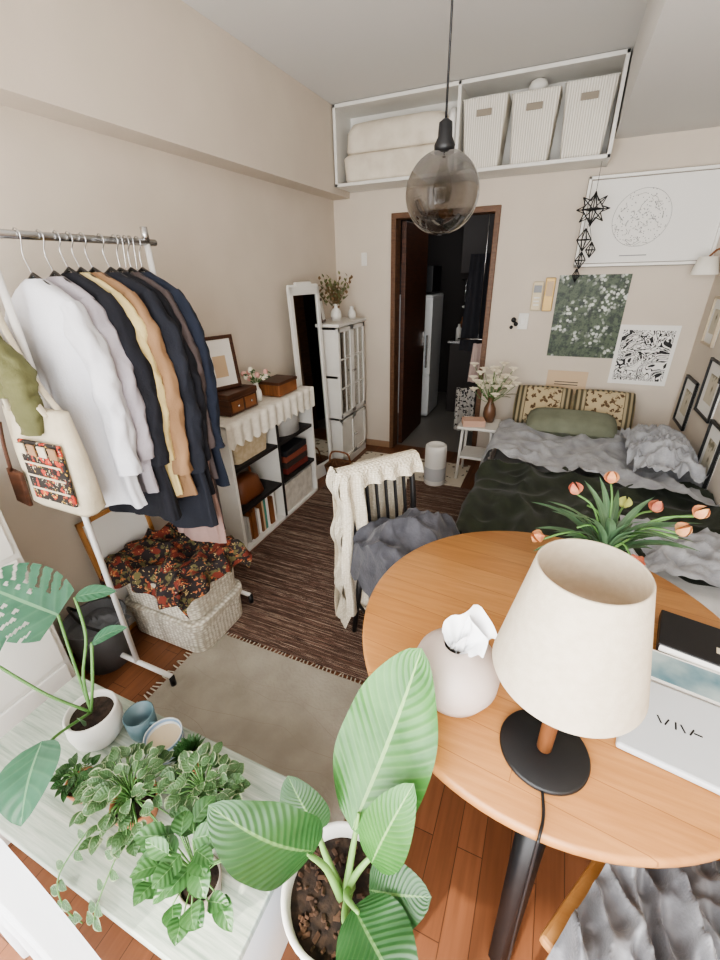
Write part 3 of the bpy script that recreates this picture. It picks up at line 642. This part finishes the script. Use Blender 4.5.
b=B('grey_laundry_bucket');GB=fab('grey_canvas',C(118,120,124));b.lathe([(.001,0),(.10,0),(.125,.24),(.128,.245),(.118,.24),(.10,.06),(.001,.05)],(-1.66,.80,0),GB,28);b.tube([(-1.66-.12,.80,.24),(-1.66-.09,.76,.30),(-1.66+.06,.72,.30),(-1.66+.11,.76,.24)],.006,BLACK,6,5)
b.grid(lambda u,v:(-1.66+.1*(u*2-1),.80+.1*(v*2-1),.2+.06*ridg(u*4,v*4)*math.sin(pi*u)*math.sin(pi*v)),14,14,GB);b.done()
b=B('white_dresser');b.bx(XL+.014,-1.52,.06,.60,0,1.02,WHITE,.005)
for i in range(4):b.bx(-1.52,-1.508,.08,.58,.04+.245*i,.265+.245*i,WHITE,.004);b.sphere((-1.5,.33,.15+.245*i),.012,CHROME,8)
b.done()
# ---------------- dining table
tcx,tcy,tr,tz=.105,.944,.487,.72
b=B('round_dining_table')
b.lathe([(.001,tz-.032),(tr-.012,tz-.032),(tr-.002,tz-.026),(tr,tz-.016),(tr-.001,tz-.005),(tr-.007,tz),(.001,tz)],(tcx,tcy,0),TABLE,96)
for i in range(4):
    a=-pi/2+i*pi/2;o=V((math.cos(a),math.sin(a),0));c=V((tcx+.015,tcy,0))
    b.tube([c+o*.38+V((0,0,tz-.03)),c+o*.43],[.032,.024],BLACK,4)
for a in (0,pi/2):
    o=V((math.cos(a),math.sin(a),0));c=V((tcx+.015,tcy,tz-.05));b.tube([c-o*.38,c+o*.38],.018,BLACK,4)
b.done()
SH=mat('linen_shade',C(210,199,180),.85,C(201,189,169),60,.2,300)
nt=SH.node_tree;bs=nt.nodes['Principled BSDF'];tl=nt.nodes.new('ShaderNodeBsdfTranslucent');tl.inputs[0].default_value=C(226,210,188)
ms=nt.nodes.new('ShaderNodeMixShader');ms.inputs[0].default_value=.2;nt.links.new(bs.outputs[0],ms.inputs[1]);nt.links.new(tl.outputs[0],ms.inputs[2]);nt.links.new(ms.outputs[0],nt.nodes['Material Output'].inputs[0])
b=B('table_lamp');lx,ly=.110,.608
b.lathe([(.001,0),(.081,0),(.083,.003),(.083,.009),(.080,.012),(.001,.012)],(lx,ly,tz+.001),BLACK,48)
b.lathe([(.001,0.01),(.014,.01),(.015,.2),(.012,.22),(.012,.26),(.001,.26)],(lx,ly,tz),WOODM,20)
b.lathe([(.122,.232),(.123,.235),(.081,.448),(.079,.451),(.077,.448),(.119,.233)],(lx,ly,tz),SH,56)
b.sphere((lx,ly,tz+.31),.03,WHITE,14,1.2);b.lathe([(.014,.25),(.014,.29)],(lx,ly,tz),WHITE,14)
for k in range(3):
    a=k*2.094;b.tube([(lx,ly,tz+.262),(lx+.11*math.cos(a),ly+.11*math.sin(a),tz+.25)],.0015,CHROME,5)
b.tube([(lx,ly-.07,tz+.006),(lx+.005,ly-.12,tz+.005),(lx-.0,.452,tz+.004),(lx-.0,.445,tz-.05),(lx+.01,.44,.3),(lx+.03,.42,.01),(lx+.2,.3,.005)],.0028,BLACK,6,6);b.done()
TV=mat('blush_ceramic',C(198,183,174),.45,C(190,174,165),6)
b=B('tissue_holder_vase');vx,vy=-.083,.672
b.lathe([(.001,.0),(.05,0),(.075,.015),(.092,.05),(.094,.08),(.084,.11),(.062,.135),(.04,.147),(.03,.150),(.028,.145),(.035,.13)],(vx,vy,tz+.001),TV,44);b.done()
b=B('tissue_paper');TP=mat('tissue',C(240,240,241),.9)
for k,(ang,hh,ww) in enumerate(((.2,.12,.16),(1.3,.10,.11),(2.5,.095,.14))):
    def fn(u,v):
        w=ww*(.2+v*.9)*(1-.35*v*(u-.5)**2*4);a=(u-.5)
        x=a*w;zz=.135+v*hh*(1-.9*abs(a))-(abs(a)*.05*v*v)+.010*nz(a*7,v*5,k);o=.014*math.sin(a*13+k)*(1-v*.3)
        return (vx+.02*v+x*math.cos(ang)-o*math.sin(ang),vy+x*math.sin(ang)+o*math.cos(ang)+.01*v,tz+zz)
    b.grid(fn,20,14,TP)
b.done()
b=B('tulip_vase');c=(.225,1.15,tz+.002);vase(b,c,.17,.05,mat('vase_cer',C(214,208,196),.4))
TU1=mat('tulip_peach',C(200,120,88),.6,C(212,166,116),30);TU2=mat('tulip_yellow',C(196,192,112),.6,C(178,188,106),30);TU3=mat('tulip_pink',C(180,90,74),.6,C(202,138,108),30)
rs=random.Random(11)
for i in range(13):
    a=i*2*pi/13+rs.uniform(-.2,.2);rr=rs.uniform(.08,.21);z=rs.uniform(.24,.36)-rr*.35
    e=V((c[0]+.01+rr*math.cos(a),c[1]+rr*math.sin(a)*.75,c[2]+z));s0=V((c[0],c[1],c[2]+.13))
    b.tube([s0,s0.lerp(e,.5)+V((0,0,.05)),e],.003,STEM,6,4)
    if i%2==0 or i%3==0:
        tm=[TU1,TU2,TU3,TU2][i%4];d=(e-s0).normalized();d.z+=.2;d.normalize()
        ob=d.orthogonal().normalized()
        for k in range(5):
            q=Matrix.Rotation(k*2*pi/5,3,d)@ob;b.leaf(e+q*.003,e+d*.036+q*.003,-q,.022,tm,fold=-.3,droop=-.3,nu=4,nv=6)
    for k in range(3):
        a2=a+rs.uniform(-.5,.5);l=rs.uniform(.12,.24);e2=V((c[0]+l*math.cos(a2),c[1]+l*.8*math.sin(a2),c[2]+.19+rs.uniform(-.07,.12)))
        b.leaf(s0,e2,(0,0,1),rs.uniform(.018,.032),LF_TUL,fold=.3,droop=.18,nu=4,nv=10,wav=.1)
b.done()
LW=mat('laptop_white',C(200,203,206),.35)
b=B('white_laptop');b.T=TR(.408,.742,tz+.002,math.radians(-9));b.box((0,0,.009),(.31,.20,.016),LW,bev=.005)
for k,x in enumerate((-.085,-.072,-.057,-.045,-.03)):b.box((x,0,.0175),(.003,.018,.0008),BLACK,rot=(0,0,(.4,-.4,0,.4,-.4)[k]),bev=0)
b.box((-.02,.0,.0175),(.014,.003,.0008),BLACK,bev=0);b.done()
SEA=mat('magazine_photo',C(86,124,136),.4,C(170,186,186),9)
b=B('magazine');b.T=TR(.44,.898,tz+.002,math.radians(-10));b.box((0,0,.006),(.25,.10,.01),PAPER,bev=.002);b.box((0,.0,.0115),(.24,.085,.001),SEA,bev=0);b.done()
b=B('black_notebook');b.T=TR(.475,1.02,tz+.002,math.radians(-12));b.box((0,0,.014),(.22,.14,.026),BLACK,bev=.003);b.box((.03,-.02,.0275),(.05,.02,.001),CAN,bev=0);b.box((0,-.0695,.014),(.21,.003,.018),PAPER,bev=0);b.done()
# ---------------- chair
CB=mat('chair_black',C(28,26,26),.4)
def chair(name,T,m,back=True,H=.83):
    b=B(name);b.T=T
    b.box((0,0,.44),(.40,.40,.03),m,bev=.012,seg=3)
    for sx in (-1,1):
        b.tube([(sx*.16,-.16,.43),(sx*.19,-.19,0)],[.018,.013],m,10);b.tube([(sx*.16,.16,.43),(sx*.19,.21,0)],[.018,.013],m,10)
        b.tube([(sx*.175,-.175,.2),(sx*.175,.185,.2)],.009,m,8)
    if back:
        for sx in (-1,1):b.tube([(sx*.17,.18,.44),(sx*.185,.2,.65),(sx*.19,.235,H)],[.016,.015,.014],m,10,4)
        for i in range(6):
            x=-.13+.26*i/5;b.tube([(x,.18,.45),(x*1.05,.205,.65),(x*1.05,.232,H-.01)],.011,m,8,3,.6)
        b.tube([(-.2,.235,H),(-.1,.25,H+.015),(0,.255,H+.02),(.1,.25,H+.015),(.2,.235,H)],.02,m,10,4)
    return b
TC=TR(-.405,1.365,0,math.radians(51.3))@Matrix.Scale(.84,4,V((1,0,0)))
chair('dining_chair',TC,CB).done()
b=B('cream_knit_throw');b.T=TC;HT=.855
def strip(x0,x1,inn,out,seed):
    def fn(u,v):
        x=x0+(x1-x0)*u;Lt=inn+out+.06;s=v*Lt
        if s<inn:z=HT-(inn-s);y=min(.19+.012*math.sin(x*70+seed)-.02*(1-s/inn),.205)
        elif s<inn+.06:
            a=(s-inn)/.06*pi;y=.235-.042*math.cos(a);z=HT+.028*math.sin(a)
        else:
            d=s-inn-.06;y=.285+.012*math.sin(x*60+seed)+.03*d;z=HT-d
        return (x+.015*nz(s*5,seed)+(.02*nz(x*5,s*3,seed)),y,z)
    b.grid(fn,26,60,KNIT)
strip(-.25,-.12,.70,.80,1);strip(-.14,.21,.05,.66,2)
b.grid(lambda u,v:(-.235-.02*math.sin(v*20)+.02*nz(u*4,v*6),.19+.11*u,HT+.01-.80*v),8,40,KNIT)
b.done()
GV=mat('grey_plush',C(84,84,90),.85,C(58,58,64),14,.6,110,sheen=.25)
b=B('grey_plush_blanket');b.T=TC
def gb(u,v):
    x=-.25+.60*u;y=-.20+.38*v
    e=max(abs(x-.03)-.23,0)*2.2+max(-y-.16,0)*2.4
    return (x*(1-.1*(e>0)),y,.51-e*1.6+.06*ridg(x*6,y*5,2)+.06*ridg(x*12,y*11,5)*.5+.13*math.sin(pi*u)*math.sin(pi*v*.8+.3))
b.grid(gb,70,60,GV);b.done()
# stool
TS=TR(.40,.50,0,math.radians(-30))
b=B('wooden_stool');b.T=TS;b.box((0,0,.43),(.36,.36,.03),WOODP,bev=.008)
for sx in (-1,1):
    for sy in (-1,1):b.tube([(sx*.14,sy*.14,.42),(sx*.165,sy*.165,0)],[.018,.014],WOODP,10)
b.done()
VEL=mat('silver_velvet',C(132,132,135),.5,C(98,98,102),8,.3,120,sheen=.5)
b=B('silver_velvet_blanket');b.T=TS
def vb(u,v):
    x=-.155+.385*u;y=-.21+.40*v
    e=max(x-.18,0)*2.2+max(-y-.18,0)*2
    return (x,y,.455-e*1.5+.055*ridg(x*8+y*5,y*4+x*3,2)**3+.035*ridg(x*16+y*12,y*11-x*5,5)**2+.012*nz(x*40,y*30)+.03*math.sin(pi*u)*math.sin(pi*v))
b.grid(vb,110,110,VEL);b.done()
# ---------------- plant stand
def standm():
    m,nt,bs,N,Lk=nodes('pale_streaked_top')
    Lk(ramp(nt,noi(nt,coord(nt,(2.5,60,1)),2,5,.65),[(.3,C(132,146,132)),(.5,C(170,179,165)),(.7,C(196,200,188))]),bs.inputs['Base Color']);bs.inputs['Roughness'].default_value=.3;return m
CRW=mat('cream_wood',C(200,182,152),.5,C(184,164,134),5,stretch=(10,2,2))
b=B('plant_stand_bench');x0,x1,y0,y1=-1.34,-.385,.14,.53
b.bx(x0,x1,y0,y1,.315,.345,standm(),.004);b.bx(x0+.01,x1-.01,y0+.01,y1-.01,.26,.314,CRW,.003)
b.bx(x1-.03,x1-.005,y0+.01,y1-.01,0,.315,WHITE,.003);b.bx(x0+.005,x0+.03,y0+.01,y1-.01,0,.315,WHITE,.003);b.bx(x0+.02,x1-.02,y1-.03,y1-.01,.0,.315,WHITE,.003);b.done()
SZ=.347
def pot(b,c,r,h,m,rim=1.0,soil=True):
    b.lathe([(.001,0),(r*.7,0),(r*.78,h*.1),(r,h*.9),(r*1.02*rim,h),(r*.92,h),(r*.88,h*.88)],c,m,32)
    if soil:b.lathe([(.001,h*.9),(r*.9,h*.88)],c,SOIL,20)
def foliage(b,c,n,spread,h,ls,lw,m,hang=0,flat=.8):
    for i in range(n):
        a=random.uniform(0,2*pi);rr=spread*math.sqrt(random.uniform(.03,1));z=h*(1-.55*(rr/spread)**2)*random.uniform(.55,1)-hang*max(rr/spread-.6,0)
        p=V((c[0]+rr*math.cos(a),c[1]+rr*math.sin(a)*flat,max(c[2]+z,SZ+.012)))
        b.tube([c,V(c).lerp(p,.5)+V((0,0,.02)),p],.0016,STEM,4,2)
        a2=a+random.uniform(-.9,.9);l=ls*random.uniform(.7,1.2)
        b.leaf(p,p+V((l*math.cos(a2),l*math.sin(a2),random.uniform(-.25,.35)*l)),(random.uniform(-.3,.3),random.uniform(-.5,.1),1),lw*random.uniform(.8,1.15),m,nu=4,nv=6,fold=.2,droop=.12)
def vine(b,pts,m,n,ls=.03):
    b.tube(pts,.0018,STEM,5,5)
    P=[V(p) for p in pts]
    for i in range(n):
        t=(i+.5)/n*(len(P)-1);k=int(t);q=P[k].lerp(P[min(k+1,len(P)-1)],t-k);sg=1 if i%2 else -1
        b.leaf(q,q+V((sg*ls,random.uniform(-.01,.01),random.uniform(-.3,.2)*ls)),(0,-.8,.6),ls*.8,m,nu=4,nv=5,fold=.2)
WP=mat('pot_white',C(218,216,210),.35)
b=B('potted_monstera');c=(-1.055,.41,SZ)
b.lathe([(.001,0),(.045,0),(.066,.03),(.073,.07),(.070,.115),(.066,.122),(.062,.118),(.056,.1)],c,WP,36);b.lathe([(.001,.105),(.063,.102)],c,SOIL,20)
top=V((c[0],c[1],c[2]+.11))
def mono(base,tip,nrm,w):
    def prof(v):return (max(1-(2*v-.85)**2/1.35,0))**.6 if v<.93 else max(0,(1-v)/.07)**.7*.42
    def skip(u,v):
        a=abs(u-.5)*2
        return (a>.45 and v>.15 and v<.92 and (v*7.0+a*-1.2)%1<.26) or (.2<a<.34 and .3<v<.8 and (v*7-a*1.2+.5)%1<.3)
    b.leaf(base,tip,nrm,w,LF_MON,fold=.05,droop=.08,nu=28,nv=56,skip=skip,prof=lambda v:max(prof(min(v*.96+.04,1)),0.02))
def stem(pts,r=.004):b.tube(pts,r,STEM,8,5)
stem([top,(-1.10,.44,.62),(-1.12,.46,.76)]);mono((-1.12,.46,.76),(-1.30,.40,.86),(.5,-.5,.75),.2)
stem([top,(-1.0,.42,.6),(-.99,.45,.72)]);b.leaf((-.99,.45,.72),(-.90,.50,.76),(0,-.3,1),.045,LF_MON)
stem([top,(-1.12,.36,.56),(-1.24,.33,.66)]);mono((-1.24,.33,.66),(-1.42,.27,.70),(.3,-.5,.8),.18)
stem([top,(-1.02,.30,.52),(-1.0,.25,.52)]);b.leaf((-1.03,.28,.53),(-.92,.15,.48),(-.2,-.2,1),.16,LF_MON,nu=12,nv=14)
stem([top,(-1.06,.43,.58),(-1.05,.47,.70),(-1.09,.5,.80)]);b.leaf((-1.09,.50,.80),(-1.0,.56,.80),(0,-.5,1),.05,LF_MON)
b.leaf((-1.03,.38,.47),(-1.0,.36,.53),(0,-1,.2),.03,LF_TUL);b.done()
def mug(name,c,m,r=.042,h=.085):
    b=B(name);b.lathe([(.001,0),(r*.8,0),(r*.95,.02),(r,h),(r*.93,h),(r*.86,.02),(.001,.012)],c,m,28);return b
BM=mat('mug_teal',C(88,112,118),.35);c=(-.945,.47,SZ);b=mug('blue_mug',c,BM);b.tube([(c[0]+.04,c[1],SZ+.065),(c[0]+.065,c[1]+.01,SZ+.06),(c[0]+.065,c[1]+.01,SZ+.03),(c[0]+.038,c[1],SZ+.02)],.005,BM,6,4);b.done()
b=B('striped_planter');c=(-.835,.455,SZ);SPm=wavem('blue_stripe',C(196,196,190),C(110,136,160),16,'Z',0,.4);b.lathe([(.001,0),(.04,0),(.05,.03),(.052,.075),(.049,.075),(.044,.05),(.001,.05)],c,SPm,28);b.lathe([(.001,.058),(.048,.056)],c,mat('sand',C(188,172,146),.9),20);b.done()
TCT=mat('terracotta',C(170,112,80),.8)
b=B('potted_cactus');c=(-.735,.45,SZ);pot(b,c,.035,.05,TCT)
for i in range(90):
    a=random.uniform(0,2*pi);ph=random.uniform(.1,1.4);d=V((math.cos(a)*math.cos(ph),math.sin(a)*math.cos(ph),math.sin(ph)));p=V((c[0],c[1],SZ+.05))
    b.leaf(p+d*.015,p+d*.055,(0,0,1) if ph<1 else (1,0,0),.012,LF_GRN,nu=2,nv=3)
b.done()
b=B('variegated_pothos');c=(-.775,.305,SZ);pot(b,c,.055,.07,TCT);foliage(b,(c[0],c[1],SZ+.07),120,.125,.10,.034,.028,LF_POT,.05)
vine(b,[(-.82,.22,.42),(-.83,.14,.38),(-.82,.115,.30),(-.80,.12,.22)],LF_POT,9);vine(b,[(-.72,.22,.42),(-.71,.14,.37),(-.72,.12,.31)],LF_POT,7);b.done()
b=B('variegated_ivy');c=(-.61,.38,SZ);pot(b,c,.045,.08,WP);foliage(b,(c[0],c[1],SZ+.08),70,.09,.09,.034,.028,LF_POT);b.done()
b=B('potted_succulent');c=(-.955,.285,SZ);pot(b,c,.038,.05,TCT);foliage(b,(c[0],c[1],SZ+.05),34,.045,.05,.03,.02,LF_GRN);b.done()
b=B('potted_peperomia');c=(-.515,.25,SZ);pot(b,c,.045,.07,mat('grey_pot',C(150,140,128),.6));foliage(b,(c[0],c[1],SZ+.07),44,.09,.15,.056,.042,LF_GRN);b.done()
# bird of paradise
b=B('bird_of_paradise_plant');c=(-.225,.345,.14)
b.lathe([(.001,0),(.085,0),(.092,.02),(.1085,.225)],c,mat('pot_blue',C(64,132,184),.4),44)
b.lathe([(.1085,.225),(.115,.29),(.119,.305),(.117,.31),(.108,.305),(.102,.27)],c,WP,44);b.lathe([(.001,.275),(.104,.272)],c,SOIL,28)
BK=mat('bark',C(84,60,44),.9,C(54,38,28),30)
for i in range(110):
    a=random.uniform(0,6.28);r=.092*math.sqrt(random.random());k=random.uniform(.5,1);b.box((c[0]+r*math.cos(a),c[1]+r*math.sin(a),.14+.278),(.018*k,.009*k,.005),BK,rot=(random.random(),random.random(),random.random()*3),bev=.001)
for k in range(3):
    a=k*2.094+.4;b.tube([(c[0]+.07*math.cos(a),c[1]+.07*math.sin(a),.14),(c[0]+.09*math.cos(a),c[1]+.09*math.sin(a),0)],.01,WOODM,8)
g=V((c[0]+.01,c[1]+.01,.41))
ST2=mat('stem_light',C(118,154,88),.5)
def st(p,r=.007):b.tube([g+V((random.uniform(-.015,.015),random.uniform(-.015,.015),0))]+p,[r*1.3]+[r]*(len(p)-1)+[r*.5],ST2,8,5)
pw=lambda v:max(math.sin(pi*v**.8),0)**.62
st([(-.21,.38,.52),(-.205,.41,.62)]);b.leaf((-.215,.395,.58),(-.14,.575,.93),(-.25,-.75,.35),.21,LF_BIG,fold=.10,droop=-.04,nu=14,nv=28,prof=pw,wav=.05)
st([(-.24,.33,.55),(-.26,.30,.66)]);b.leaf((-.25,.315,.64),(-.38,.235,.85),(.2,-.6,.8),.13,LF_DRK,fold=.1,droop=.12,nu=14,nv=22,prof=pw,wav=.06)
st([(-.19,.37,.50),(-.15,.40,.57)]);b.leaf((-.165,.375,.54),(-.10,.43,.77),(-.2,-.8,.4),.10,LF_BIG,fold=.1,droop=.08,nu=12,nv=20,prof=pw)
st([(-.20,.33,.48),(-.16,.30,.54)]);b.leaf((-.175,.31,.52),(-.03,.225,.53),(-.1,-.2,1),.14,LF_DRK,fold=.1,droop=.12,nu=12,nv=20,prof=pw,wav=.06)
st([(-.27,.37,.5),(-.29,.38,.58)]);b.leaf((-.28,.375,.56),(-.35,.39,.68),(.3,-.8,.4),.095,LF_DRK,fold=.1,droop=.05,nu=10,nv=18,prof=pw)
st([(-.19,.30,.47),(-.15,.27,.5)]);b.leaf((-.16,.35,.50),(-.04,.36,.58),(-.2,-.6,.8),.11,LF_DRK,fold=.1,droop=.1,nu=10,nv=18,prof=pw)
b.done()
# curtain
m,nt,bs,N,Lk=nodes('sheer_curtain');SHR=m
bs.inputs['Base Color'].default_value=C(236,238,242);bs.inputs['Roughness'].default_value=.9
tl=N('ShaderNodeBsdfTranslucent');tl.inputs[0].default_value=(.85,.88,.92,1);tp=N('ShaderNodeBsdfTransparent')
m1=N('ShaderNodeMixShader');m1.inputs[0].default_value=.4;Lk(bs.outputs[0],m1.inputs[1]);Lk(tl.outputs[0],m1.inputs[2])
m2=N('ShaderNodeMixShader');m2.inputs[0].default_value=.25;Lk(m1.outputs[0],m2.inputs[1]);Lk(tp.outputs[0],m2.inputs[2]);Lk(m2.outputs[0],nt.nodes['Material Output'].inputs[0])
b=B('sheer_curtain')
b.grid(lambda u,v:(-1.35+.70*u,.065+.028*math.sin(u*60+math.sin(v*3))*(.5+.5*v)+.01*nz(u*9,v*4),2.2-2.19*v),150,24,SHR);b.tube([(-1.7,.06,2.22),(-.5,.06,2.22)],.01,CHROME,8);b.done()
# ---------------- lights
def area(name,loc,rot,sx,sy,p,col=(1,1,1)):
    l=bpy.data.lights.new(name,'AREA');l.shape='RECTANGLE';l.size=sx;l.size_y=sy;l.energy=p;l.color=col
    o=bpy.data.objects.new(name,l);o.location=loc;o.rotation_euler=rot;sc.collection.objects.link(o);return o
area('window_daylight',(-.44,YW-.15,1.2),(pi/2,0,0),2.5,2.2,185,(1,.99,.975))
l=bpy.data.lights.new('sun','SUN');l.energy=5;l.angle=.03;l.color=(1,.93,.82);o=bpy.data.objects.new('sun',l);sc.collection.objects.link(o)
o.rotation_euler=V((.25,.75,-1.0)).normalized().to_track_quat('-Z','Y').to_euler()
l=bpy.data.lights.new('corridor_fill','POINT');l.energy=5;l.shadow_soft_size=.1;o=bpy.data.objects.new('corridor_fill',l);o.location=(-1.0,4.5,2.3);sc.collection.objects.link(o)  # unseen point light added to lift the dim corridor and fridge
w=bpy.data.worlds.new('World');sc.world=w;w.use_nodes=True;w.node_tree.nodes['Background'].inputs[0].default_value=(.85,.92,1,1);w.node_tree.nodes['Background'].inputs[1].default_value=1.5
# ---------------- camera
yaw,pit,rol=math.radians(24.209),math.radians(26.2),math.radians(-1.442)
F=V((-math.sin(yaw)*math.cos(pit),math.cos(yaw)*math.cos(pit),-math.sin(pit)));R=V((math.cos(yaw),math.sin(yaw),0));U=R.cross(F)
R2=R*math.cos(rol)+U*math.sin(rol);U2=-R*math.sin(rol)+U*math.cos(rol)
cam=bpy.data.cameras.new('camera');cam.lens=421.5/960*36;cam.sensor_width=36;cam.sensor_fit='AUTO';cam.clip_start=.02
co=bpy.data.objects.new('camera',cam);sc.collection.objects.link(co)
M=Matrix((R2,U2,-F)).transposed().to_4x4();M.translation=V((0,0,1.58));co.matrix_world=M;sc.camera=co
sc.view_settings.view_transform='AgX'
try:sc.view_settings.look='AgX - Medium High Contrast'
except Exception as e:pass
sc.view_settings.exposure=.12
